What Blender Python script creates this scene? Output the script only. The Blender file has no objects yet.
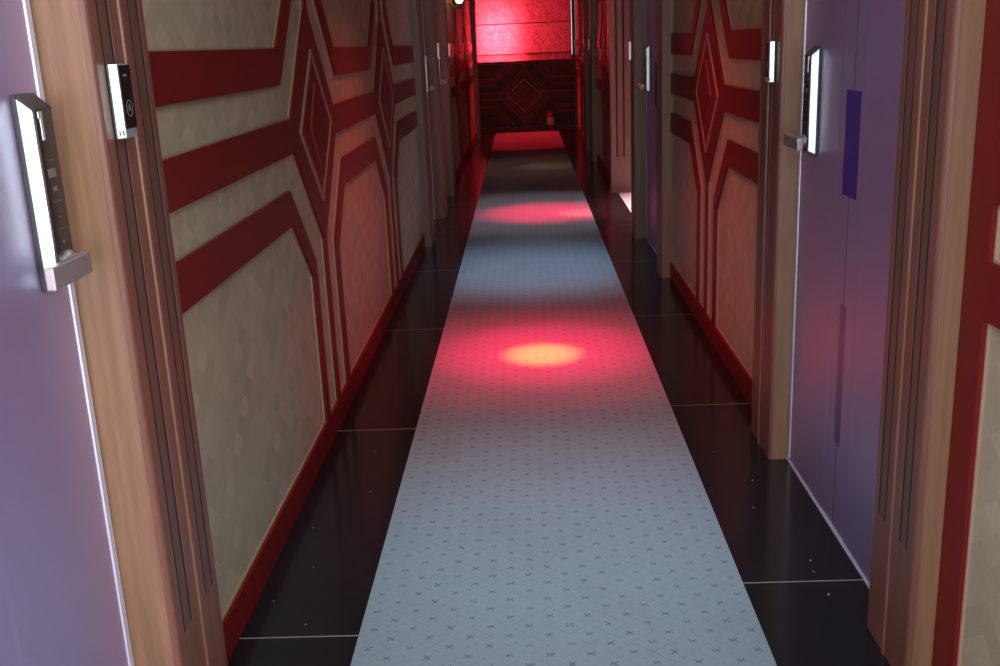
import bpy, bmesh, math, random
from mathutils import Vector, Matrix
random.seed(7)
scene = bpy.context.scene
COL = scene.collection

# ------------------------------------------------------------------ camera
F = 1026.7
CAM = Vector((0.0, 0.0, 1.4))
yaw, pit, rol = -3.23017467e-02, 2.74151715e-01, 4.32902237e-02
cy, sy, cp, sp, cr, sr = math.cos(yaw), math.sin(yaw), math.cos(pit), math.sin(pit), math.cos(rol), math.sin(rol)
fwd = Vector((sy * cp, cy * cp, -sp)); rgt = Vector((cy, -sy, 0)); dwn = fwd.cross(rgt)
r2 = cr * rgt + sr * dwn; d2 = -sr * rgt + cr * dwn
cam = bpy.data.cameras.new('camera'); cam_o = bpy.data.objects.new('camera', cam); COL.objects.link(cam_o)
cam.sensor_fit = 'HORIZONTAL'; cam.sensor_width = 36.0; cam.lens = 36.0 * F / 1000.0; cam.clip_start = 0.02
M = Matrix((r2, -d2, -fwd)).transposed().to_4x4(); M.translation = CAM
cam_o.matrix_world = M
scene.camera = cam_o
scene.view_settings.view_transform = 'Standard'; scene.view_settings.look = 'None'
scene.view_settings.gamma = 1.0; scene.view_settings.use_curve_mapping = False
scene.view_settings.exposure = 0.0

# ------------------------------------------------------------------ materials
def new_mat(name):
    m = bpy.data.materials.new(name); m.use_nodes = True
    nt = m.node_tree; b = nt.nodes['Principled BSDF']
    return m, nt, b

class NG:
    """small node helper"""
    def __init__(s, nt): s.nt = nt
    def n(s, t, **kw):
        x = s.nt.nodes.new(t)
        for k, v in kw.items(): setattr(x, k, v)
        return x
    def put(s, sock, v):
        if hasattr(v, 'is_output') or isinstance(v, bpy.types.NodeSocket): s.nt.links.new(v, sock)
        else: sock.default_value = v
    def m(s, op, a, b=None, c=None, clamp=False):
        x = s.n('ShaderNodeMath', operation=op); x.use_clamp = clamp
        s.put(x.inputs[0], a)
        if b is not None: s.put(x.inputs[1], b)
        if c is not None: s.put(x.inputs[2], c)
        return x.outputs[0]
    def mix(s, f, a, b):
        x = s.n('ShaderNodeMix', data_type='RGBA'); s.put(x.inputs[0], f); s.put(x.inputs[6], a); s.put(x.inputs[7], b)
        return x.outputs[2]
    def noise(s, vec, scale, detail=2.0, rough=0.5):
        x = s.n('ShaderNodeTexNoise'); s.put(x.inputs['Vector'], vec); x.inputs['Scale'].default_value = scale
        x.inputs['Detail'].default_value = detail; x.inputs['Roughness'].default_value = rough
        return x.outputs['Fac']
    def white(s, vec):
        x = s.n('ShaderNodeTexWhiteNoise'); s.put(x.inputs['Vector'], vec); return x.outputs['Value']
    def coords(s):
        return s.n('ShaderNodeTexCoord').outputs['Object']
    def sep(s, v):
        x = s.n('ShaderNodeSeparateXYZ'); s.put(x.inputs[0], v); return x.outputs
    def comb(s, a=0.0, b=0.0, c=0.0):
        x = s.n('ShaderNodeCombineXYZ'); s.put(x.inputs[0], a); s.put(x.inputs[1], b); s.put(x.inputs[2], c); return x.outputs[0]
    def scale(s, v, t):
        x = s.n('ShaderNodeVectorMath', operation='MULTIPLY'); s.put(x.inputs[0], v); x.inputs[1].default_value = t; return x.outputs[0]
    def ramp(s, v, lo, hi):
        x = s.n('ShaderNodeMapRange'); s.put(x.inputs[0], v); x.inputs[1].default_value = lo; x.inputs[2].default_value = hi
        return x.outputs[0]
    def bump(s, h, strength, dist, bsdf):
        x = s.n('ShaderNodeBump'); x.inputs['Strength'].default_value = strength; x.inputs['Distance'].default_value = dist
        s.put(x.inputs['Height'], h); s.nt.links.new(x.outputs[0], bsdf.inputs['Normal'])

def C4(*c): return (c[0], c[1], c[2], 1.0)

def simple(name, col, rough=0.5, metal=0.0, spec=0.5, emit=None, estr=0.0, coat=0.0, var=0.0, vs=8.0):
    m, nt, b = new_mat(name)
    b.inputs['Base Color'].default_value = C4(*col); b.inputs['Roughness'].default_value = rough
    b.inputs['Metallic'].default_value = metal; b.inputs['Specular IOR Level'].default_value = spec
    b.inputs['Coat Weight'].default_value = coat
    if emit: b.inputs['Emission Color'].default_value = C4(*emit); b.inputs['Emission Strength'].default_value = estr
    if var > 0:
        g = NG(nt); n = g.noise(g.coords(), vs, 3.0)
        b_ = g.mix(n, C4(*[c * (1 - var) for c in col]), C4(*[min(1, c * (1 + var)) for c in col]))
        nt.links.new(b_, b.inputs['Base Color'])
    return m

def mat_wood(name, c1, c2, rough=0.42):
    m, nt, b = new_mat(name); g = NG(nt); co = g.coords()
    n1 = g.noise(g.scale(co, (60, 60, 2.2)), 1.0, 4.0, 0.6)
    n2 = g.noise(g.scale(co, (9, 9, 0.7)), 1.0, 2.0)
    n3 = g.noise(g.scale(co, (300, 300, 12)), 1.0, 1.0)
    f = g.m('ADD', g.m('MULTIPLY', n1, 0.55), g.m('ADD', g.m('MULTIPLY', n2, 0.3), g.m('MULTIPLY', n3, 0.15)))
    nt.links.new(g.mix(g.ramp(f, 0.32, 0.68), C4(*c1), C4(*c2)), b.inputs['Base Color'])
    b.inputs['Roughness'].default_value = rough
    g.bump(n3, 0.08, 0.001, b)
    return m

def mat_fabric(name):
    """cream wallpaper of tone-on-tone harlequin rhombs; works for walls along x or y"""
    m, nt, b = new_mat(name); g = NG(nt); co = g.coords(); s = g.sep(co)
    u = g.m('DIVIDE', g.m('ADD', s[1], g.m('MULTIPLY', s[0], 1.0)), 0.095)
    v = g.m('DIVIDE', s[2], 0.072)
    p = g.m('ADD', u, v); q = g.m('SUBTRACT', u, v)
    cell = g.comb(g.m('FLOOR', p), g.m('FLOOR', q), 0.0)
    w = g.white(cell)
    par = g.m('FRACT', g.m('MULTIPLY', g.m('FLOOR', p), 0.5))
    par2 = g.m('FRACT', g.m('MULTIPLY', g.m('FLOOR', q), 0.5))
    tone = g.m('ADD', g.m('MULTIPLY', w, 0.7), g.m('MULTIPLY', g.m('MULTIPLY', par, par2), 0.9))
    weave = g.noise(g.scale(co, (500, 500, 160)), 1.0, 1.0)
    weave2 = g.noise(g.scale(co, (60, 60, 420)), 1.0, 1.0)
    stain = g.noise(co, 2.6, 4.0, 0.6)
    f = g.m('ADD', g.m('MULTIPLY', tone, 0.30), g.m('ADD', g.m('MULTIPLY', weave, 0.18), g.m('ADD', g.m('MULTIPLY', weave2, 0.2), g.m('MULTIPLY', stain, 0.3))))
    nt.links.new(g.mix(g.ramp(f, 0.25, 0.85), C4(0.345, 0.300, 0.205), C4(0.54, 0.49, 0.36)), b.inputs['Base Color'])
    nt.links.new(g.m('SUBTRACT', 0.62, g.m('MULTIPLY', tone, 0.14)), b.inputs['Roughness'])
    g.bump(weave, 0.1, 0.0006, b)
    return m

def mat_carpet(name):
    m, nt, b = new_mat(name); g = NG(nt); co = g.coords(); s = g.sep(co)
    PX, PY = 0.0975, 0.0847
    wob = g.noise(co, 22.0, 1.0); wob2 = g.noise(g.scale(co, (1, 1.7, 1)), 31.0, 1.0)
    x = g.m('ADD', s[0], g.m('MULTIPLY', g.m('SUBTRACT', wob, 0.5), 0.016))
    y = g.m('ADD', g.m('ADD', s[1], 0.029), g.m('MULTIPLY', g.m('SUBTRACT', wob2, 0.5), 0.014))
    x = g.m('ADD', x, 0.031)
    def lattice(ox, oy):
        lx = g.m('MULTIPLY', g.m('SUBTRACT', g.m('FRACT', g.m('ADD', g.m('DIVIDE', x, PX), ox)), 0.5), PX)
        ly = g.m('MULTIPLY', g.m('SUBTRACT', g.m('FRACT', g.m('ADD', g.m('DIVIDE', y, PY), oy)), 0.5), PY)
        ax, ay = g.m('ABSOLUTE', lx), g.m('ABSOLUTE', ly)
        # an irregular little sprig: two crossing strokes and a dot
        d1 = g.m('ABSOLUTE', g.m('SUBTRACT', ay, g.m('MULTIPLY', ax, 0.75)))
        inside = g.m('MULTIPLY', g.m('LESS_THAN', ax, 0.0095), g.m('LESS_THAN', ay, 0.0085))
        cross = g.m('MULTIPLY', g.ramp(d1, 0.0042, 0.0012), inside)
        dot = g.ramp(g.m('SQRT', g.m('ADD', g.m('MULTIPLY', ax, ax), g.m('MULTIPLY', ay, ay))), 0.0062, 0.0030)
        return g.m('MAXIMUM', cross, dot)
    marks = g.m('MAXIMUM', lattice(0.0, 0.0), lattice(0.5, 0.5))
    grit = g.noise(co, 260.0, 2.0, 0.7)
    marks = g.m('MULTIPLY', marks, g.ramp(grit, 0.36, 0.58))
    # faint rhomb lines joining the sprigs
    pu = g.m('ADD', g.m('DIVIDE', x, PX), g.m('DIVIDE', y, PY)); pv = g.m('SUBTRACT', g.m('DIVIDE', x, PX), g.m('DIVIDE', y, PY))
    def line(t):
        return g.ramp(g.m('ABSOLUTE', g.m('SUBTRACT', g.m('FRACT', t), 0.5)), 0.045, 0.0)
    lines = g.m('MULTIPLY', g.m('MAXIMUM', line(pu), line(pv)), g.ramp(g.noise(co, 60.0, 2.0), 0.35, 0.65))
    pile = g.noise(co, 420.0, 2.0, 0.7)
    soil = g.noise(g.scale(co, (2.2, 1.2, 1)), 2.0, 4.0, 0.65)
    base = g.mix(g.ramp(pile, 0.25, 0.75), C4(0.200, 0.262, 0.310), C4(0.280, 0.350, 0.395))
    base = g.mix(g.m('MULTIPLY', g.ramp(soil, 0.5, 0.78), 0.35), base, C4(0.19, 0.215, 0.25))
    base = g.mix(g.m('MULTIPLY', lines, 0.5), base, C4(0.12, 0.15, 0.20))
    base = g.mix(g.m('MULTIPLY', marks, 0.80), base, C4(0.045, 0.06, 0.095))
    nt.links.new(base, b.inputs['Base Color'])
    b.inputs['Roughness'].default_value = 0.95; b.inputs['Specular IOR Level'].default_value = 0.1
    g.bump(pile, 0.35, 0.002, b)
    return m

def mat_floor(name):
    """polished black stone slabs, joints every 1.4 m, offset between the two sides of the runner"""
    m, nt, b = new_mat(name); g = NG(nt); co = g.coords(); s = g.sep(co)
    side = g.m('GREATER_THAN', s[0], 0.0)
    ys = g.m('SUBTRACT', s[1], g.m('ADD', 2.245, g.m('MULTIPLY', side, 0.205)))
    per = g.m('SUBTRACT', 1.425, g.m('MULTIPLY', side, 0.045))
    fr = g.m('FRACT', g.m('ADD', g.m('DIVIDE', ys, per), 0.5))
    dj = g.m('MULTIPLY', g.m('ABSOLUTE', g.m('SUBTRACT', fr, 0.5)), per)
    joint = g.ramp(dj, 0.0028, 0.0016)
    cloud = g.noise(co, 5.0, 4.0, 0.6); sp = g.noise(co, 180.0, 2.0, 0.8)
    base = g.mix(cloud, C4(0.007, 0.0075, 0.010), C4(0.013, 0.013, 0.017))
    base = g.mix(g.m('MULTIPLY', g.ramp(sp, 0.68, 0.8), 0.4), base, C4(0.04, 0.04, 0.045))
    nt.links.new(g.mix(joint, base, C4(0.27, 0.255, 0.25)), b.inputs['Base Color'])
    smear = g.noise(g.scale(co, (3, 1, 1)), 3.0, 3.0)
    r = g.m('ADD', 0.11, g.m('MULTIPLY', smear, 0.12))
    nt.links.new(g.m('ADD', r, g.m('MULTIPLY', joint, 0.5)), b.inputs['Roughness'])
    b.inputs['Specular IOR Level'].default_value = 0.5
    return m

def mat_door(name):
    """pearl paint: a deep blue ground under a broad lavender sheen"""
    m, nt, b = new_mat(name); g = NG(nt); co = g.coords()
    n = g.noise(co, 700.0, 2.0, 0.7)
    df = g.n('ShaderNodeBsdfDiffuse'); nt.links.new(g.mix(n, C4(0.115, 0.088, 0.27), C4(0.14, 0.107, 0.31)), df.inputs[0])
    gl = g.n('ShaderNodeBsdfAnisotropic'); gl.inputs['Color'].default_value = C4(0.86, 0.76, 0.88); gl.inputs['Roughness'].default_value = 0.46
    mx = g.n('ShaderNodeMixShader'); mx.inputs[0].default_value = 0.58
    nt.links.new(df.outputs[0], mx.inputs[1]); nt.links.new(gl.outputs[0], mx.inputs[2])
    nt.links.new(mx.outputs[0], nt.nodes['Material Output'].inputs[0]); nt.nodes.remove(b)
    return m

def mat_blind(name):
    m, nt, b = new_mat(name); g = NG(nt); co = g.coords()
    n1 = g.noise(co, 26.0, 4.0, 0.7); n2 = g.noise(co, 95.0, 2.0, 0.6)
    f = g.ramp(g.m('ADD', g.m('MULTIPLY', n1, 0.6), g.m('MULTIPLY', n2, 0.4)), 0.38, 0.62)
    col = g.mix(f, C4(0.50, 0.008, 0.020), C4(0.90, 0.042, 0.062))
    tr = g.n('ShaderNodeBsdfTranslucent'); nt.links.new(col, tr.inputs[0])
    df = g.n('ShaderNodeBsdfDiffuse'); nt.links.new(g.mix(0.5, col, C4(0.2, 0.01, 0.01)), df.inputs[0])
    mx = g.n('ShaderNodeMixShader'); mx.inputs[0].default_value = 0.25
    nt.links.new(tr.outputs[0], mx.inputs[1]); nt.links.new(df.outputs[0], mx.inputs[2])
    nt.links.new(mx.outputs[0], nt.nodes['Material Output'].inputs[0]); nt.nodes.remove(b)
    return m

def mat_glass(name):
    m, nt, b = new_mat(name)
    b.inputs['Transmission Weight'].default_value = 1.0; b.inputs['Roughness'].default_value = 0.02; b.inputs['IOR'].default_value = 1.05
    return m

WOOD = mat_wood('walnut_wood', (0.165, 0.085, 0.048), (0.290, 0.165, 0.098))
WOOD3 = mat_wood('red_brown_wood', (0.125, 0.048, 0.033), (0.215, 0.092, 0.066))
WOOD2 = mat_wood('dusky_wood', (0.085, 0.040, 0.031), (0.150, 0.076, 0.058))
GROOVE = simple('dark_groove', (0.020, 0.010, 0.008), 0.7)
RED = simple('dark_red_lacquer', (0.160, 0.0095, 0.0090), 0.46, spec=0.20, var=0.10, vs=5)
PIPE = simple('ivory_bead', (0.37, 0.255, 0.185), 0.45)
PIPE2 = simple('rose_bead', (0.36, 0.155, 0.13), 0.45)
LITLIP = simple('lit_red_lip', (0.28, 0.035, 0.032), 0.4)  # lighter red paints the light caught by the boss's side faces
FABRIC = mat_fabric('harlequin_wallpaper')
CARPET = mat_carpet('sprigged_carpet')
FLOOR = mat_floor('black_polished_stone')
DOOR = mat_door('violet_metallic_paint')
PLATE = simple('deep_violet_panel', (0.055, 0.022, 0.19), 0.55, spec=0.2)
STEEL = simple('brushed_steel_edge', (0.62, 0.62, 0.80), 0.35, metal=0.4)
SILVER = simple('satin_silver', (0.70, 0.92, 0.91), 0.36, metal=0.8)
CHROME = simple('lever_chrome', (0.46, 0.43, 0.45), 0.28, metal=0.7)
BLACKG = simple('black_glass', (0.012, 0.010, 0.010), 0.16, spec=0.6)
BLACKP = simple('black_plastic', (0.018, 0.020, 0.021), 0.4)
PRINT = simple('grey_print', (0.15, 0.13, 0.125), 0.5)
PLASTER = simple('dark_plaster', (0.16, 0.12, 0.10), 0.8, var=0.1)
CEIL = simple('ceiling_paint', (0.30, 0.26, 0.24), 0.8, var=0.05)
MARBLE = simple('pale_stone', (0.72, 0.66, 0.64), 0.3, var=0.06, vs=4)
PALEWALL = simple('pale_wall_paint', (0.34, 0.27, 0.25), 0.7, var=0.04)
BLIND = mat_blind('red_blind_cloth')
SHADECLOTH = simple('shaded_wallpaper', (0.105, 0.060, 0.048), 0.8, var=0.12)  # wallpaper darkened so the end wall's shade sits in its colour
INLAY = simple('dim_violet_inlay', (0.22, 0.17, 0.36), 0.38, metal=0.7)
HEM = simple('dark_red_hem', (0.10, 0.006, 0.010), 0.8)
GLASS = mat_glass('window_glass')
FRAME = simple('dark_window_frame', (0.055, 0.03, 0.025), 0.45)
EXTRED = simple('extinguisher_red', (0.40, 0.012, 0.015), 0.25, coat=0.5)
RUBBER = simple('black_rubber', (0.012, 0.012, 0.012), 0.5)
LABELM = simple('pale_label', (0.62, 0.55, 0.53), 0.5)
BRASS = simple('dark_brass', (0.23, 0.13, 0.06), 0.35, metal=0.9)
LAMPG = simple('lit_shade_glass', (0.9, 0.85, 0.7), 0.4, emit=(1.0, 0.78, 0.42), estr=4.5)
SPECK = simple('pale_crumb', (0.55, 0.5, 0.48), 0.8)

# ------------------------------------------------------------------ mesh helpers
class MB:
    def __init__(s): s.bm = bmesh.new()
    def box(s, x0, x1, y0, y1, z0, z1):
        if x0 > x1: x0, x1 = x1, x0
        v = [s.bm.verts.new(p) for p in ((x0, y0, z0), (x1, y0, z0), (x1, y1, z0), (x0, y1, z0), (x0, y0, z1), (x1, y0, z1), (x1, y1, z1), (x0, y1, z1))]
        for f in ((0, 3, 2, 1), (4, 5, 6, 7), (0, 1, 5, 4), (1, 2, 6, 5), (2, 3, 7, 6), (3, 0, 4, 7)):
            s.bm.faces.new([v[i] for i in f])
        return s
    def hexa(s, a, b):
        """solid between two quads a and b"""
        va = [s.bm.verts.new(p) for p in a]; vb = [s.bm.verts.new(p) for p in b]
        fs = [s.bm.faces.new(va), s.bm.faces.new(vb)] + [s.bm.faces.new((va[i], va[(i + 1) % 4], vb[(i + 1) % 4], vb[i])) for i in range(4)]
        bmesh.ops.recalc_face_normals(s.bm, faces=fs)
        return s
    def prism(s, pts, place, lo, hi):
        """pts: 2D polygon; place(u, v, w) -> xyz; extruded w from lo to hi"""
        a = [s.bm.verts.new(place(u, v, lo)) for u, v in pts]; b = [s.bm.verts.new(place(u, v, hi)) for u, v in pts]
        n = len(pts)
        fs = [s.bm.faces.new(a), s.bm.faces.new(b)]
        for i in range(n): fs.append(s.bm.faces.new((a[i], a[(i + 1) % n], b[(i + 1) % n], b[i])))
        bmesh.ops.recalc_face_normals(s.bm, faces=fs)
        return s
    def ring(s, outer, inner, place, lo, hi):
        n = len(outer)
        vs = [[s.bm.verts.new(place(u, v, w)) for u, v in P] for P in (outer, inner) for w in (lo, hi)]
        o0, o1, i0, i1 = vs; fs = []
        for k in range(n):
            j = (k + 1) % n
            for q in ((o0[k], o0[j], o1[j], o1[k]), (i0[k], i0[j], i1[j], i1[k]), (o1[k], o1[j], i1[j], i1[k]), (o0[k], o0[j], i0[j], i0[k])):
                fs.append(s.bm.faces.new(q))
        bmesh.ops.recalc_face_normals(s.bm, faces=fs)
        return s
    def lathe(s, prof, c, axis=2, n=24):
        """prof: (radius, height) list, around an axis through c"""
        rings = []; fs = []
        for r, h in prof:
            ring = []
            for k in range(n):
                a = 2 * math.pi * k / n; p = [0, 0, 0]
                p[axis] = h; p[(axis + 1) % 3] = r * math.cos(a); p[(axis + 2) % 3] = r * math.sin(a)
                ring.append(s.bm.verts.new((c[0] + p[0], c[1] + p[1], c[2] + p[2])))
            rings.append(ring)
        for a, b in zip(rings, rings[1:]):
            for k in range(n): fs.append(s.bm.faces.new((a[k], a[(k + 1) % n], b[(k + 1) % n], b[k])))
        fs.append(s.bm.faces.new(rings[0])); fs.append(s.bm.faces.new(rings[-1]))
        bmesh.ops.recalc_face_normals(s.bm, faces=fs)
        return s
    def tube(s, pts, r, n=8):
        pts = [Vector(p) for p in pts]; rings = []; fs = []
        for i, p in enumerate(pts):
            t = (pts[min(i + 1, len(pts) - 1)] - pts[max(i - 1, 0)]).normalized()
            u = t.cross(Vector((0.3, 0.2, 0.93)));
            if u.length < 1e-4: u = t.cross(Vector((1, 0, 0)))
            u.normalize(); w = t.cross(u)
            rings.append([s.bm.verts.new(p + r * (math.cos(2 * math.pi * k / n) * u + math.sin(2 * math.pi * k / n) * w)) for k in range(n)])
        for a, b in zip(rings, rings[1:]):
            for k in range(n): fs.append(s.bm.faces.new((a[k], a[(k + 1) % n], b[(k + 1) % n], b[k])))
        fs.append(s.bm.faces.new(rings[0])); fs.append(s.bm.faces.new(rings[-1]))
        bmesh.ops.recalc_face_normals(s.bm, faces=fs)
        return s
    def build(s, name, mat, parent=None, bevel=0.0, segs=2, smooth=False):
        me = bpy.data.meshes.new(name); s.bm.to_mesh(me); s.bm.free()
        me.materials.append(mat)
        o = bpy.data.objects.new(name, me); COL.objects.link(o)
        if parent is not None:
            o.parent = parent
            w = Vector((0, 0, 0)); p = parent
            while p is not None: w += p.location; p = p.parent
            me.transform(Matrix.Translation(-w))
        if smooth:
            for p in me.polygons: p.use_smooth = True
        if bevel > 0:
            md = o.modifiers.new('bevel', 'BEVEL'); md.width = bevel; md.segments = segs; md.limit_method = 'ANGLE'; md.angle_limit = math.radians(40)
        return o

def thing(name, loc, label, cat, group=None):
    o = bpy.data.objects.new(name, None); o.location = loc; COL.objects.link(o); o.empty_display_size = 0.05
    tag(o, label, cat, group); return o
def tag(o, label, cat, group=None):
    o['label'] = label; o['category'] = cat
    if group: o['group'] = group
    return o
def struct(o, label=None, cat=None):
    o['kind'] = 'structure'
    if label: o['label'] = label
    if cat: o['category'] = cat
    return o

# ------------------------------------------------------------------ shell
Y_BACK, Y_END = -3.4, 17.30
XL, XR = -0.785, 0.870          # plaster faces behind the panelling
HC = 2.45
AL0, AL1, AX = 7.58, 9.78, 2.75  # side passage on the right
struct(MB().box(XL - .15, XR - .008, Y_BACK - .1, Y_END + .3, -.12, 0).build('floor', FLOOR), 'polished black stone slab floor with thin pale joints', 'floor')
struct(MB().box(XR - .008, AX + .2, AL0 - .2, AL1 + .2, -.12, 0).build('floor_alcove', MARBLE), 'pale stone floor of the side passage on the right', 'floor')
struct(MB().box(XL - .15, AX + .2, Y_BACK - .1, Y_END + .3, HC, HC + .12).build('ceiling', CEIL), 'plain ceiling of the corridor', 'ceiling')
struct(MB().box(XL - .15, XL - .05, Y_BACK - .1, Y_END + .3, 0, HC).build('wall_left', PLASTER), 'left corridor wall behind the panels and doors', 'wall')
struct(MB().box(XR + .05, XR + .17, -.38, AL0, 0, HC).build('wall_right_near', PLASTER), 'right corridor wall before the side passage', 'wall')
struct(MB().box(XR + .05, XR + .17, AL1, Y_END + .3, 0, HC).build('wall_right_far', PLASTER), 'right corridor wall beyond the side passage', 'wall')
struct(MB().box(XR + .17, AX + .12, AL0 - .12, AL0, 0, HC).build('wall_alcove_near', PALEWALL), 'near side wall of the side passage', 'wall')
struct(MB().box(XR + .17, AX + .12, AL1, AL1 + .12, 0, HC).build('wall_alcove_far', PALEWALL), 'far side wall of the side passage', 'wall')
struct(MB().box(AX, AX + .12, AL0, AL1, 0, .9).box(AX, AX + .12, AL0, AL1, 2.1, HC).box(AX, AX + .12, AL0, AL0 + .3, .9, 2.1).box(AX, AX + .12, AL1 - .5, AL1, .9, 2.1).build('wall_alcove_end', PALEWALL), 'end wall of the side passage with a window opening', 'wall')
# unseen lobby added behind the viewer so its window can light the left wall
struct(MB().box(XR - .008, 2.5, Y_BACK - .1, -.26, -.12, 0).build('floor_added_lobby', FLOOR), 'black stone floor of the added lobby opening behind the viewer', 'floor')
struct(MB().box(2.38, 2.5, Y_BACK - .1, -.26, 0, .55).box(2.38, 2.5, Y_BACK - .1, -.26, 2.15, HC).box(2.38, 2.5, Y_BACK - .1, -2.7, .55, 2.15).box(2.38, 2.5, -.75, -.26, .55, 2.15).build('wall_added_lobby_side', PALEWALL), 'added lobby side wall around its window', 'wall')
struct(MB().box(XR + .05, 2.5, -.38, -.26, 0, HC).build('wall_added_lobby_near', PALEWALL), 'added lobby wall next to the right foreground panel', 'wall')
struct(MB().box(XR + .05, 2.5, Y_BACK - .1, Y_BACK, 0, HC).build('wall_added_lobby_rear', PALEWALL), 'rear wall of the added lobby', 'wall')
# end wall with window opening
WX0, WX1, WZ0, WZ1 = -0.74, 0.862, 1.145, 2.20
struct(MB().box(XL - .05, XR + .05, Y_END, Y_END + .2, 0, WZ0).box(XL - .05, XR + .05, Y_END, Y_END + .2, WZ1, HC)
       .box(XL - .05, WX0, Y_END, Y_END + .2, WZ0, WZ1).box(WX1, XR + .05, Y_END, Y_END + .2, WZ0, WZ1).build('wall_end', PLASTER), 'wall at the far end of the corridor under the red blind', 'wall')
# rear end, behind the viewer: a glazed opening to daylight
struct(MB().box(XL - .05, -.70, Y_BACK - .1, Y_BACK, 0, HC).box(.75, XR + .05, Y_BACK - .1, Y_BACK, 0, HC).box(-.70, .75, Y_BACK - .1, Y_BACK, 2.2, HC)
       .build('wall_rear', PLASTER), 'rear end wall of the corridor around a wide daylit opening', 'wall')

# window at the far end
wf = MB()
for a, b_, c, d in ((WX0, WX1, WZ0, WZ0 + .045), (WX0, WX1, WZ1 - .045, WZ1), (WX0, WX0 + .045, WZ0, WZ1), (WX1 - .045, WX1, WZ0, WZ1), (-.075, -.03, WZ0, WZ1)):
    wf.box(a, b_, Y_END + .07, Y_END + .12, c, d)
win = struct(wf.build('window_1', FRAME, bevel=.004), 'dark framed two pane window behind the red blind', 'window')
MB().box(WX0 + .045, -.075, Y_END + .09, Y_END + .098, WZ0 + .045, WZ1 - .045).build('pane', GLASS, win)
MB().box(-.03, WX1 - .045, Y_END + .09, Y_END + .098, WZ0 + .045, WZ1 - .045).build('pane', GLASS, win)

# ------------------------------------------------------------------ runner
runner = MB().prism([(-.455, -2.9), (.532, -2.9), (.535, 5), (.535, 12), (.545, 16.95), (-.478, 16.95), (-.462, 11), (-.452, 5), (-.455, 2)], lambda u, v, w: (u, v, w), 0.0, .007)
tag(runner.build('carpet_runner', CARPET, bevel=.002), 'long blue grey carpet runner with small dark sprigs down the corridor', 'carpet')

# ------------------------------------------------------------------ panelling
ZC, ZB = 1.14, 0.097
def offset_poly(P, d):
    n = len(P); A = sum(P[i][0] * P[(i + 1) % n][1] - P[(i + 1) % n][0] * P[i][1] for i in range(n))
    sg = 1 if A > 0 else -1; out = []
    for i in range(n):
        p0, p1, p2 = Vector(P[i - 1]), Vector(P[i]), Vector(P[(i + 1) % n])
        e1, e2 = (p1 - p0).normalized(), (p2 - p1).normalized()
        n1, n2 = Vector((-e1.y, e1.x)) * sg, Vector((-e2.y, e2.x)) * sg
        k = 1 + n1.dot(n2)
        q = p1 + (n1 + n2) * (d / max(k, 0.25)); out.append((q.x, q.y))
    return out
def mirror(P, zc): return [(u, 2 * zc - v) for u, v in reversed(P)]

def panel_polys(u0, u1, centers, zc, zb):
    """returns red plates, fabric cells for the strapwork pattern; lower half mirrored about zc"""
    plates, cells = [], []
    # horizontal axis ends: list of bays between diamonds
    marks = [None] + list(centers) + [None]
    zm = zc - (zb - 0) if False else zb
    for a, b in zip(marks, marks[1:]):
        # left end path pieces of the bay
        if a is None:
            lo_c = [(u0, zc - .165)]; lo_ci = [(u0, zc - .275)]; cell_d = [(u0, zb)]; bl = [(u0, zc - .055)]; blo = [(u0, zc - .165)]
            mid0 = u0
        else:
            lo_c = [(a + .195, zb), (a + .195, zc - .455), (a + .495, zc - .165)]
            lo_ci = [(a + .260, zb), (a + .260, zc - .495), (a + .497, zc - .275)]
            bl = [(a + .025, zb), (a + .025, zc - .403), (a + .382, zc - .055)]
            mid0 = a + .382
        if b is None:
            hi_c = [(u1, zc - .165)]; hi_ci = [(u1, zc - .275)]; br = [(u1, zc - .055)]; mid1 = u1
        else:
            hi_c = [(b - .495, zc - .165), (b - .195, zc - .455), (b - .195, zb)]
            hi_ci = [(b - .497, zc - .275), (b - .260, zc - .495), (b - .260, zb)]
            br = [(b - .382, zc - .055), (b - .025, zc - .403), (b - .025, zb)]; mid1 = b - .382
        plate = lo_c + hi_c + list(reversed(lo_ci + hi_ci))
        # field cell below the outer band
        f = lo_ci + hi_ci
        if a is None: f = [(u0, zb)] + f
        if b is None: f = f + [(u1, zb)]
        # chevron strip between outer band and centre strapwork
        st = bl + br + list(reversed(lo_c + hi_c))
        for P in (plate, mirror(plate, zc)): plates.append(P)
        for P in (f, mirror(f, zc), st, mirror(st, zc)): cells.append(P)
        plates.append([(mid0, zc - .055), (mid1, zc - .055), (mid1, zc + .055), (mid0, zc + .055)])
    zt = 2 * zc - zb
    for c in centers:
        for s in (-1, 1):
            plates.append([(c + s * .025, zt), (c + s * .025, zc + .403), (c + s * .382, zc + .055), (c + s * .382, zc - .055), (c + s * .025, zc - .403), (c + s * .025, zb),
                           (c, zb), (c, zc - .265), (c + s * .285, zc), (c, zc + .265), (c, zt)])
    return plates, cells

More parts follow.
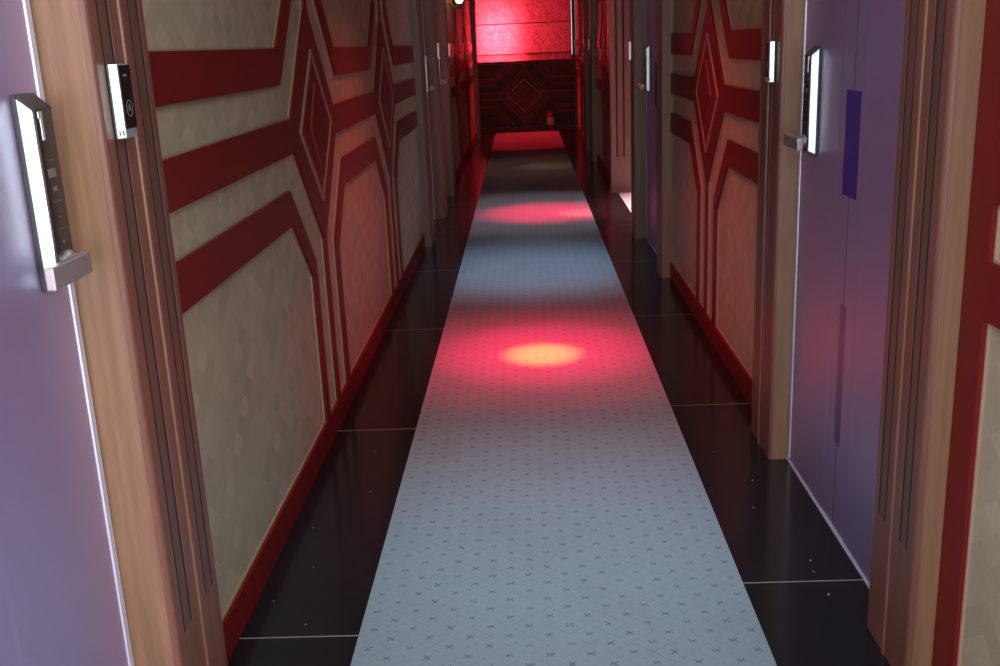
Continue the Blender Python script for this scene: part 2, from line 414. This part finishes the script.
def wall_panel(place, u0, u1, centers, base, label, zc=ZC, zb=ZB, top_rail=True, stiles=(0, 0), group=None, cloth_mat=None):
    """place(u, z, d): d = 0 on the wallpaper, positive into the corridor"""
    t = thing('strapwork_panel', base, label, 'wall panel', group)
    T = .015
    zt = 2 * zc - zb
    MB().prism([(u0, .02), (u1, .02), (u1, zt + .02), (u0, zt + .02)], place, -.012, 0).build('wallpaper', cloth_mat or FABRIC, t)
    a, b = u0 + stiles[0], u1 - stiles[1]
    plates, cells = panel_polys(a, b, centers, zc, zb)
    m = MB()
    for P in plates: m.prism(P, place, -.002, T)
    if stiles[0]: m.prism([(u0, zb), (a, zb), (a, zt), (u0, zt)], place, -.002, T)
    if stiles[1]: m.prism([(b, zb), (u1, zb), (u1, zt), (b, zt)], place, -.002, T)
    if top_rail: m.prism([(u0, zt), (u1, zt), (u1, zt + .10), (u0, zt + .10)], place, -.002, T)
    m.build('strapwork', RED, t)
    m = MB()
    for P in cells: m.ring(P, offset_poly(P, .0045), place, -.001, .006)
    m.build('bead', PIPE, t)
    MB().prism([(u0, 0), (u1, 0), (u1, zb), (u0, zb)], place, -.010, T).build('skirting', RED, t)
    for c in centers:
        def dia(k, w, h): return [(c - w * k, zc), (c, zc - h * k), (c + w * k, zc), (c, zc + h * k)]
        m = MB(); m.prism(dia(1, .262, .242), place, 0, T + .004)
        d_ = m.build('diamond', RED, t)
        m = MB(); m.ring(dia(1, .290, .270), dia(1, .268, .248), place, -.001, T + .007); m.build('diamond_bead', PIPE2, d_)
        m = MB(); m.prism(dia(.46, .262, .31), place, T + .002, T + .013); m.build('diamond_boss', RED, d_)
        m = MB(); m.ring(dia(.50, .262, .31), dia(.455, .262, .31), place, T + .002, T + .010); m.build('boss_lit_edge', LITLIP, d_)
    return t
def LP(x): return lambda u, v, w: (x + w, u, v)
def RP(x): return lambda u, v, w: (x - w, u, v)

XFL, XFR = -.770, .860
wall_panel(LP(XFL), 1.985, 7.36, [3.765, 5.745], (XFL, 4.6, 0), 'long red and cream strapwork wall panel on the left with two diamonds in full view')
wall_panel(RP(XFR), 3.555, 6.095, [4.875], (XFR, 4.8, 0), 'red and cream panel on the right wall with one diamond, between two doors')
wall_panel(RP(XFR), -.36, 1.976, [.55], (XFR, .6, 0), 'red edged cream panel at the extreme right foreground, mostly cut off by the frame', stiles=(0, .10))
wall_panel(LP(XFL), 10.20, 16.30, [12.25, 14.3], (XFL, 13.2, 0), 'red lit panel at the far end of the left wall under the glowing sconce')
wall_panel(RP(XFR), 9.99, 12.35, [11.1], (XFR, 11.2, 0), 'narrow looking far right panel with a diamond, just past the bright side passage')
wall_panel(RP(XFR), 13.95, 17.235, [15.6], (XFR, 15.6, 0), 'bright red lit panel on the right wall, last before the window')
wall_panel(lambda u, v, w: (u, Y_END - .02 - w, v), XL + .02, XR - .032, [0.01], (0, Y_END - .02, 0), 'end wall panel in painted shade with a diamond beneath the red blind', zc=.575, zb=.06, top_rail=False, cloth_mat=SHADECLOTH)

# ------------------------------------------------------------------ pilasters
def pilaster(idx, side, y0, y1, xf, xw, label, h=HC):
    """fluted upright: y0 near edge, y1 far edge, xf corridor face, xw wall side"""
    s = 1 if side == 'L' else -1
    W = y1 - y0; R = .011
    def P(u, v, w): return (xf - s * v, y0 + u, w)      # v: depth behind the face
    dep = abs(xf - xw)
    near = [(0, dep)] + [(R - R * math.cos(a), R - R * math.sin(a)) for a in [math.pi / 2 * k / 4 for k in range(5)]]
    far = [(W - p[0], p[1]) for p in reversed(near)]
    c = W * .53
    def bead(c): return [(c - .007, 0.0), (c - .0055, -.0035), (c, -.005), (c + .0055, -.0035), (c + .007, 0.0)]
    def groove(c, w=.0048, d=.011): return [(c - w / 2, 0), (c - w / 2, d), (c + w / 2, d), (c + w / 2, 0)]
    def flute(a, b, d=.0022): return [(a - .005, 0), (a - .005, .005), (a + .005, .005), (a + .005, d), (b - .005, d), (b - .005, .005), (b + .005, .005), (b + .005, 0)]
    g = [W * .175, W * .335, W * .695, W * .86] if W > .2 else [W * .2, W * .36, W * .67, W * .82]
    lo = near + bead(c) + far
    hi = near + flute(g[0], g[1]) + bead(c) + flute(g[2], g[3]) + far
    D0 = .0125
    lo = [(p, min(q, D0)) for p, q in lo]; hi = [(p, min(q, D0)) for p, q in hi]
    o = MB().prism([(.0004, D0), (W - .0004, D0), (W - .0004, dep), (.0004, dep)], P, 0, h).build('trim_%d' % idx, WOOD)
    m = MB(); m.prism(lo, P, 0, .315); m.prism(hi, P, .315, h)
    m.build('fluted_moulding', WOOD3, o)
    for q in g:
        MB().prism([(q - .005, .0052), (q - .005, .0012), (q + .005, .0012), (q + .005, .0052)], P, .315, h).build('flute', GROOVE, o)
    for qa, qb in ((g[0], g[1]), (g[2], g[3])):
        MB().prism([(qa + .0051, .006), (qa + .0051, .0010), (qb - .0051, .0010), (qb - .0051, .006)], P, .318, h).build('flute_panel', WOOD2, o)
    return struct(o, label, 'pilaster')
pilaster(1, 'L', 1.720, 1.990, -.700, XL - .05, 'fluted brown wooden pilaster in the left foreground carrying a doorbell')
pilaster(2, 'R', 1.976, 2.238, .790, XR + .05, 'fluted brown wooden pilaster in the right foreground')
pilaster(3, 'R', 3.268, 3.555, .790, XR + .05, 'fluted wooden pilaster on the far side of the nearest right door')
pilaster(4, 'R', 6.085, 6.29, .790, XR + .05, 'slim wooden pilaster at the far edge of the right diamond panel')
pilaster(5, 'R', 7.39, 7.58, .765, XR + .05, 'wooden pilaster at the near corner of the bright side passage')
pilaster(6, 'L', 7.36, 7.62, -.700, XL - .05, 'wooden pilaster at the far edge of the long left panel')
pilaster(7, 'L', 8.62, 8.90, -.700, XL - .05, 'wooden pilaster between the two far left doors')
pilaster(8, 'L', 9.93, 10.20, -.700, XL - .05, 'wooden pilaster after the farthest left door')
pilaster(9, 'R', 12.35, 12.62, .790, XR + .05, 'dark wooden pilaster near the far end of the right wall')
pilaster(10, 'R', 13.62, 13.95, .790, XR + .05, 'reddish wooden pilaster before the last right panel')
pilaster(11, 'L', 16.30, 16.62, -.700, XL - .05, 'dark wooden pilaster by the blind on the left')
# end block of the right wall beyond the passage: fluted on the face towards the viewer
def passage_jamb(idx):
    x0, x1, y0, y1 = .795, 1.05, 9.70, 9.99
    W = x1 - x0; d = .011
    def face(gr):
        P = [(x0, y1), (x0, y0)]
        for g in gr: P += [(x0 + g - .009, y0), (x0 + g - .009, y0 + d), (x0 + g + .009, y0 + d), (x0 + g + .009, y0)]
        return P + [(x1, y0), (x1, y1)]
    m = MB(); Z = lambda u, v, w: (u, v, w)
    m.prism(face([]), Z, 0, .335); m.prism(face([.058, .122, .20]), Z, .335, HC)
    o = m.build('trim_%d' % idx, WOOD3, bevel=.002)
    for g in (.058, .122, .20):
        MB().box(x0 + g - .0088, x0 + g + .0088, y0 + .004, y0 + d + .004, .337, HC - .01).build('flute', GROOVE, o)
    return struct(o, 'broad wooden jamb with dark flutes facing us at the side passage', 'pilaster')
passage_jamb(13)

# ------------------------------------------------------------------ doors
def smart_lock(door, s, xd, y0, lv, wd=.068):
    """lock on a door face xd; s=+1 left wall; y0 near edge; z 1.045..1.355"""
    z0, z1 = 1.045, 1.356
    y1 = y0 + wd
    def PX(u, v, w): return (xd + s * u, w, v)
    ta = .0042      # the sides draw in towards the front
    b = MB().hexa([PX(.0075, z0 + .005, y0), PX(.0075, z0 + .005, y1), PX(.0075, z1 - .006, y1), PX(.0075, z1 - .006, y0)],
                  [PX(.029, z0 + .014, y0 + ta), PX(.029, z0 + .014, y1 - ta), PX(.029, z1 - .024, y1 - ta), PX(.029, z1 - .024, y0 + ta)]).build('lock_body', SILVER, door, bevel=.002)
    b['label'] = 'silver body of the electronic door lock'
    MB().prism([(0, z0), (.008, z0), (.008, z1), (0, z1)], PX, y0 - .0015, y1 + .0015).build('back_plate', BLACKP, b, bevel=.0015)
    # dark caps on the top and bottom slopes
    MB().prism([(.008, z1 - .0064), (.0325, z1 - .0267), (.0325, z1 - .0225), (.008, z1 - .0015)], PX, y0 + .0015, y1 - .0015).build('top_cap', BLACKP, b)
    MB().prism([(.008, z0 + .0015), (.0325, z0 + .0115), (.0325, z0 + .015), (.008, z0 + .0055)], PX, y0 + .0015, y1 - .0015).build('bottom_cap', BLACKP, b)
    MB().box(xd + s * .0285, xd + s * .033, y0 + ta, y1 - ta, z0 + .014, z1 - .024).build('touch_panel', BLACKG, b, bevel=.0012)
    xf = xd + s * .033
    k = wd / .078
    # key-shaped silver inlay and faint printed keys
    MB().box(xf - s * .001, xf + s * .0012, y0 + .020 * k, y0 + .030 * k, 1.284, 1.326).box(xf - s * .001, xf + s * .0014, y0 + .014 * k, y0 + .030 * k, 1.318, 1.329).build('key_badge', SILVER, b, bevel=.001)
    pr = MB()
    for (ya, yb, za, zb_) in ((.024, .056, 1.252, 1.2530), (.020, .050, 1.225, 1.239), (.030, .046, 1.203, 1.210), (.024, .056, 1.186, 1.1870), (.034, .042, 1.160, 1.1625), (.024, .056, 1.142, 1.1430), (.036, .042, 1.118, 1.123),
                              (.020, .056, 1.1045, 1.1055), (.020, .0213, 1.094, 1.1055), (.0547, .056, 1.094, 1.1055)):
        pr.box(xf - s * .0005, xf + s * .0004, y0 + ya * k, y0 + yb * k, za, zb_)
    pr.build('key_print', PRINT, b)
    zc = 1.086
    prof = [(.020, 0), (.020, .005), (.015, .009), (.011, .032)]
    if s < 0: prof = [(r, -h_) for r, h_ in reversed(prof)]
    MB().lathe(prof, (xf, y0 + wd * .55, zc), axis=0, n=20).build('lever_hub', CHROME, b)
    MB().box(xf + s * .026, xf + s * .042, lv[0], lv[1], zc - .018, zc + .018).build('lever', CHROME, b, bevel=.003)
    return b

def door(idx, side, y0, y1, xd, label, lock_y, lever, low_plate=True, h=2.12):
    s = 1 if side == 'L' else -1
    W = y1 - y0; c = W * .5
    P = lambda u, v, w: (xd - s * v, y0 + u, w)
    prof = [(0, .04), (0, 0), (c - .112, 0), (c - .098, .0014), (c - .0017, .0014), (c - .0017, .006), (c + .0017, .006), (c + .0017, .0014), (c + .098, .0014), (c + .112, 0), (W - .026, 0), (W - .026, .04)]
    d = MB().prism(prof, P, .012, h).build('door_%d' % idx, DOOR)
    struct(d, label, 'door')
    # bright edge trim by the lock side
    MB().prism([(W - .026, .04), (W - .026, .002), (W - .024, -.003), (W - .008, -.003), (W - .004, .004), (W - .004, .04)], P, .012, h).build('edge_strip', STEEL, d)
    MB().prism([(W - .004, .045), (W - .004, .012), (W, .012), (W, .045)], P, .0, h).build('rebate', WOOD, d)
    MB().prism([(0, .06), (0, -.006), (W, -.006), (W, .06)], P, 0, .006).build('threshold', STEEL, d, bevel=.001)
    MB().prism([(c - .062, .006), (c - .062, .0008), (c + .062, .0008), (c + .062, .006)], P, .968, 1.246).build('push_plate', PLATE, d, bevel=.001)
    if low_plate:
        MB().prism([(c - .028, .006), (c - .028, .0010), (c + .028, .0010), (c + .028, .006)], P, .26, .67).build('inlay_strip', INLAY, d, bevel=.001)
    # head casing above the leaf
    struct(MB().prism([(0, .06), (0, -.02), (W, -.02), (W, .06)], P, h + .004, HC).build('trim_%d' % (20 + idx), WOOD, bevel=.004), 'wooden head casing over a door', 'trim')
    MB().prism([(c - .0016, .006), (c - .0016, .0011), (c + .0016, .0011), (c + .0016, .006)], P, .013, h - .001).build('centre_seam', GROOVE, d)
    if lock_y: smart_lock(d, s, xd, lock_y, lever)
    return d
XDL, XDR = -.789, .856
door(1, 'L', .76, 1.720, XDL, 'violet metallic door in the left foreground with an electronic lock', 1.600, (1.494, 1.632))
door(2, 'R', 2.238, 3.268, XDR, 'violet metallic door in the right foreground with a dark centre plate', 3.058, (3.005, 3.165))
door(3, 'R', 6.29, 7.39, XDR, 'second door on the right, in shade beyond the diamond panel', 7.12, (7.06, 7.22))
door(4, 'L', 7.62, 8.62, XDL, 'second door on the left, seen almost edge on beyond the long panel', 8.40, (8.34, 8.47))
door(5, 'L', 8.90, 9.93, XDL, 'third door on the left, farthest of the left doors', 9.72, (9.66, 9.79))
door(6, 'R', 12.62, 13.62, XDR, 'farthest door on the right near the red blind', None, None)

# ------------------------------------------------------------------ doorbells on the pilasters
def doorbell(side, y0, xf, zb, label, detail=True, d=.0185):
    s = 1 if side == 'L' else -1
    w, h = .059, .125
    t = thing('doorbell', (xf, y0 + w / 2, zb), label, 'doorbell', 'doorbells on the wooden pilasters')
    MB().box(xf, xf + s * .0035, y0 - .001, y0 + w + .001, zb - .001, zb + h + .001).build('back_plate', BLACKP, t, bevel=.001)
    ta = .0030
    MB().hexa([(xf + s * .003, y0, zb), (xf + s * .003, y0 + w, zb), (xf + s * .003, y0 + w, zb + h), (xf + s * .003, y0, zb + h)],
              [(xf + s * d, y0 + ta, zb + .001), (xf + s * d, y0 + w - ta, zb + .001), (xf + s * d, y0 + w - ta, zb + h - .001), (xf + s * d, y0 + ta, zb + h - .001)]).build('housing', SILVER, t, bevel=.002)
    MB().box(xf + s * (d - .001), xf + s * (d + .002), y0 + .0040, y0 + w - .0040, zb + .0165, zb + h - .0025).build('front_panel', BLACKG, t, bevel=.001)
    if detail:
        fx = xf + s * (d + .002)
        m = MB()
        n = 28; ro, ri = .0135, .0122; yc, zc = y0 + w * .5, zb + .050
        out = [(yc + ro * math.cos(2 * math.pi * k / n), zc + ro * 1.05 * math.sin(2 * math.pi * k / n)) for k in range(n)]
        inn = [(yc + ri * math.cos(2 * math.pi * k / n), zc + ri * 1.05 * math.sin(2 * math.pi * k / n)) for k in range(n)]
        m.ring(out, inn, lambda u, v, w_: (fx + s * w_, u, v), -.0004, .0005)
        bt = m.build('button_ring', PRINT, t)
        m = MB()   # little bell mark inside the ring
        m.prism([(yc - .006, zc - .004), (yc + .006, zc - .004), (yc + .0035, zc + .0005), (yc + .0025, zc + .006), (yc, zc + .0075), (yc - .0025, zc + .006), (yc - .0035, zc + .0005)], lambda u, v, w_: (fx + s * w_, u, v), -.0004, .0005)
        m.build('bell_mark', PRINT, t)
        m = MB()
        for k in range(5): m.box(fx - s * .0004, fx + s * .0005, y0 + .018 + k * .0034, y0 + .0205 + k * .0034, zb + .1035, zb + .107)
        m.build('maker_print', PRINT, t)
        m = MB()
        for k in (.008, .0145): m.box(xf + s * k, xf + s * (k + .0022), y0 - .0002, y0 + .003, zb + .006, zb + .0145)
        m.build('sound_slot', BLACKP, t)
    return t
doorbell('L', 1.766, -.700, 1.270, 'silver and black doorbell on the left foreground pilaster, the largest one')
doorbell('R', 3.335, .790, 1.248, 'silver edged doorbell beside the lock of the nearest right door')
doorbell('R', 7.47, .765, 1.252, 'small white looking doorbell beside the second right door')
doorbell('L', 8.72, -.700, 1.305, 'pale doorbell on the pilaster between the two far left doors')
doorbell('L', 10.03, -.700, 1.302, 'small bright doorbell left of the red lit bands, after the last left door')
doorbell('R', 12.45, .790, 1.290, 'tiny bright doorbell far down the right wall near the red blind')

# ------------------------------------------------------------------ roman blind
by = Y_END - .045
bl = thing('roman_blind', (0.02, by, 1.12), 'glowing red roman blind with two folds over the far window', 'window blind')
BX0, BX1 = -.795, .801
def cloth(za, zb, nx=60, nz=24, tilt=0.0, thick=.0):
    bm = bmesh.new(); rows = []
    for j in range(nz + 1):
        row = []
        for i in range(nx + 1):
            x = BX0 + (BX1 - BX0) * i / nx; z = za + (zb - za) * j / nz
            t = j / nz
            sag = .018 * math.sin(math.pi * t) ** 1.0 + .004 * math.sin(x * 21 + z * 5) * math.sin(math.pi * t) + .003 * math.sin(x * 47 + z * 33)
            row.append(bm.verts.new((x, by - .010 - sag * (1 if tilt >= 0 else .4), z)))
        rows.append(row)
    for a, b in zip(rows, rows[1:]):
        for i in range(nx): bm.faces.new((a[i], a[i + 1], b[i + 1], b[i]))
    m = MB(); m.bm.free(); m.bm = bm
    return m
folds = [1.120, 1.232, 1.706, 2.16]
for za, zb in zip(folds, folds[1:]):
    cloth(za, zb).build('fold', BLIND, bl, smooth=True)
for z in folds[1:3]:
    MB().tube([(BX0, by - .014, z), (BX1, by - .014, z)], .0075).build('fold_rod', HEM, bl)
MB().box(BX0, BX1, by - .022, by - .008, 1.098, 1.122).build('bottom_bar', HEM, bl, bevel=.003)
MB().box(BX0 - .01, BX1 + .01, by - .03, by + .015, 2.16, 2.21).build('head_rail', HEM, bl, bevel=.003)

# ------------------------------------------------------------------ wall sconce
sy_ = 11.35; sx = XFL + .015
sc_ = thing('wall_sconce', (sx, sy_, 1.76), 'small glowing wall sconce at the top left of the far corridor', 'wall lamp')
MB().lathe([(.045, 0), (.045, .008), (.02, .016)], (sx, sy_, 1.85), axis=0, n=20).build('back_plate', BRASS, sc_)
MB().tube([(sx + .01, sy_, 1.85), (sx + .05, sy_, 1.80), (sx + .09, sy_, 1.79), (sx + .11, sy_, 1.815)], .006).build('arm', BRASS, sc_)
MB().lathe([(.004, -.05), (.014, -.03), (.020, -.005), (.030, 0), (.024, .012)], (sx + .11, sy_, 1.815), n=20).build('finial', BRASS, sc_)
MB().lathe([(.022, 0), (.042, .03), (.050, .075), (.046, .12), (.058, .16)], (sx + .11, sy_, 1.83), n=24).build('shade', LAMPG, sc_, smooth=True)

# ------------------------------------------------------------------ fire extinguisher
ex, ey = .425, 17.10
fe = thing('fire_extinguisher', (ex, ey, 0), 'small red fire extinguisher standing by the end wall, right of the runner end', 'fire extinguisher')
MB().lathe([(.055, 0), (.060, .008), (.060, .25), (.052, .285), (.028, .31), (.018, .318), (.018, .335)], (ex, ey, 0), n=28).build('cylinder', EXTRED, fe, smooth=True)
MB().lathe([(.0612, .10), (.0612, .22)], (ex, ey, 0), n=28).build('label_band', LABELM, fe)
MB().box(ex - .02, ex + .02, ey - .016, ey + .016, .333, .365).build('valve', RUBBER, fe, bevel=.004)
MB().prism([(-.075, .375), (.02, .362), (.02, .374), (-.075, .392)], lambda u, v, w: (ex + u, ey + w, v), -.012, .012).build('handle', RUBBER, fe, bevel=.002)
MB().prism([(-.070, .335), (.02, .350), (.02, .360), (-.070, .347)], lambda u, v, w: (ex + u, ey + w, v), -.010, .010).build('trigger', RUBBER, fe, bevel=.002)
hp = []
for k in range(25):
    a = math.pi * k / 24
    hp.append((ex + .02 + .062 * (1 - math.cos(a)) * .62, ey - .02 - .02 * math.sin(a), .35 + .065 * math.sin(a) - .16 * (k / 24) ** 1.5))
MB().tube(hp, .010).build('hose', RUBBER, fe, smooth=True)
MB().lathe([(.017, -.07), (.011, 0)], (hp[-1][0], hp[-1][1], hp[-1][2]), n=14).build('nozzle', RUBBER, fe)

# ------------------------------------------------------------------ crumbs on the black floor
m = MB()
for (x, y) in ((.742, 2.56), (.735, 2.50), (.74, 2.38), (.62, 3.35), (.70, 3.1), (-.60, 2.3), (-.69, 2.85), (-.55, 3.1), (-.64, 2.6), (.66, 2.9), (-.58, 3.45), (-.71, 2.42)):
    r = random.uniform(.0018, .0032)
    m.lathe([(r * .5, 0), (r, r * .5), (r * .4, r * 1.1)], (x, y, 0.0), n=6)
o = m.build('floor_crumbs', SPECK); o['kind'] = 'stuff'; o['label'] = 'scattered pale crumbs on the black floor'; o['category'] = 'crumbs'

# ------------------------------------------------------------------ lights
def area(name, loc, rot, sx_, sy2, power, col, spread=180):
    l = bpy.data.lights.new(name, 'AREA'); l.shape = 'RECTANGLE'; l.size = sx_; l.size_y = sy2; l.energy = power; l.color = col; l.spread = math.radians(spread)
    o = bpy.data.objects.new(name, l); COL.objects.link(o); o.location = loc; o.rotation_euler = rot; return o
def spot(name, loc, power, col, half, blend, target=None, size=.03):
    l = bpy.data.lights.new(name, 'SPOT'); l.energy = power; l.color = col; l.spot_size = 2 * math.radians(half); l.spot_blend = blend; l.shadow_soft_size = size
    o = bpy.data.objects.new(name, l); COL.objects.link(o); o.location = loc
    if target: o.rotation_euler = (Vector(target) - Vector(loc)).to_track_quat('-Z', 'Y').to_euler()
    return o
R = math.radians
area('daylight_rear', (0.02, Y_BACK - .05, 1.15), (R(90), 0, 0), 1.40, 2.0, 70, (.92, .97, 1.0))
area('added_lobby_light', (2.44, -1.72, 1.35), (R(90), 0, R(68)), 1.9, 1.6, 620, (1.0, .975, .97))  # added area light brightening the left door and wall
area('ceiling_light_near', (-.22, .1, HC - .03), (0, 0, 0), .7, 1.8, 38, (.96, .975, 1.0))
area('fill_cool', (.50, 2.20, HC - .03), (0, 0, 0), .4, .9, 6, (.84, .90, 1.0), 150)  # added fill lamp to lift the sheen on the left door
spot('fill_spot_cool', (.03, 2.7, HC - .02), 95, (.80, .89, 1.0), 26, 1.0, (.03, 2.75, 0), .15)  # added fill spot, cools and brightens the near carpet
spot('ceiling_light_mid', (.05, 6.30, HC - .02), 150, (.68, .77, 1.0), 27, 1.0, (.04, 6.5, 0), .12)
# red accent downlights along the ceiling, then two added fill spots
ZL = HC - .02
spot('downlight_core', (.04, 4.56, ZL), 620, (1.0, .58, .10), 5.2, 1.0, (.045, 4.56, 0))
spot('downlight_halo', (.04, 4.56, ZL), 560, (1.0, .008, .07), 14, 1.0, (.045, 4.60, 0))
spot('downlight_glow', (.04, 4.56, ZL), 300, (1.0, .02, .07), 22, 1.0, (.045, 4.60, 0))
spot('downlight_wash', (.04, 4.56, ZL), 85, (1.0, .10, .06), 44, .8, (.045, 4.56, 0))
spot('downlight_core_b', (.40, 8.62, ZL), 330, (1.0, .20, .13), 5.2, 1.0, (.44, 8.58, 0))
spot('downlight_halo_b', (.28, 8.62, ZL), 800, (1.0, .010, .07), 16, 1.0, (.16, 8.70, 0))
spot('downlight_c', (.16, 12.05, ZL), 26, (1.0, .62, .25), 11, 1.0, (.22, 12.05, 0))
spot('downlight_c_glow', (.05, 12.0, ZL), 20, (1.0, .45, .34), 34, .9, (.05, 12.0, 0))
spot('fill_passage', (.06, 8.72, ZL), 62, (1.0, .76, .78), 31, .6, (.05, 8.72, 0), .08)  # added spot spreading the passage light evenly over the carpet
spot('fill_window_red', (.02, 17.12, ZL), 260, (1.0, .012, .022), 26.5, .10, (.02, 15.95, 0))  # added spot standing in for red window light on the floor
# daylight behind the blind and in the side passage, then an added fill over its floor
area('daylight_end', (.02, Y_END + .9, 1.75), (R(-90), 0, 0), 2.0, 1.4, 9, (1.0, .93, .93))
area('daylight_end_left', (-.40, Y_END + .24, 1.55), (R(-90), 0, 0), .46, .70, 130, (1.0, .97, .94))
area('daylight_passage', (AX + .1, 8.55, 1.5), (0, R(90), 0), 1.1, 1.2, 4, (1.0, .72, .74))
area('fill_passage_floor', (1.62, 8.75, HC - .03), (0, 0, 0), .5, .9, 42, (1.0, .60, .65), 48)  # added overhead lamp brightening the passage floor

w = bpy.data.worlds.new('world'); scene.world = w; w.use_nodes = True
w.node_tree.nodes['Background'].inputs[0].default_value = (.75, .85, 1.0, 1); w.node_tree.nodes['Background'].inputs[1].default_value = .3
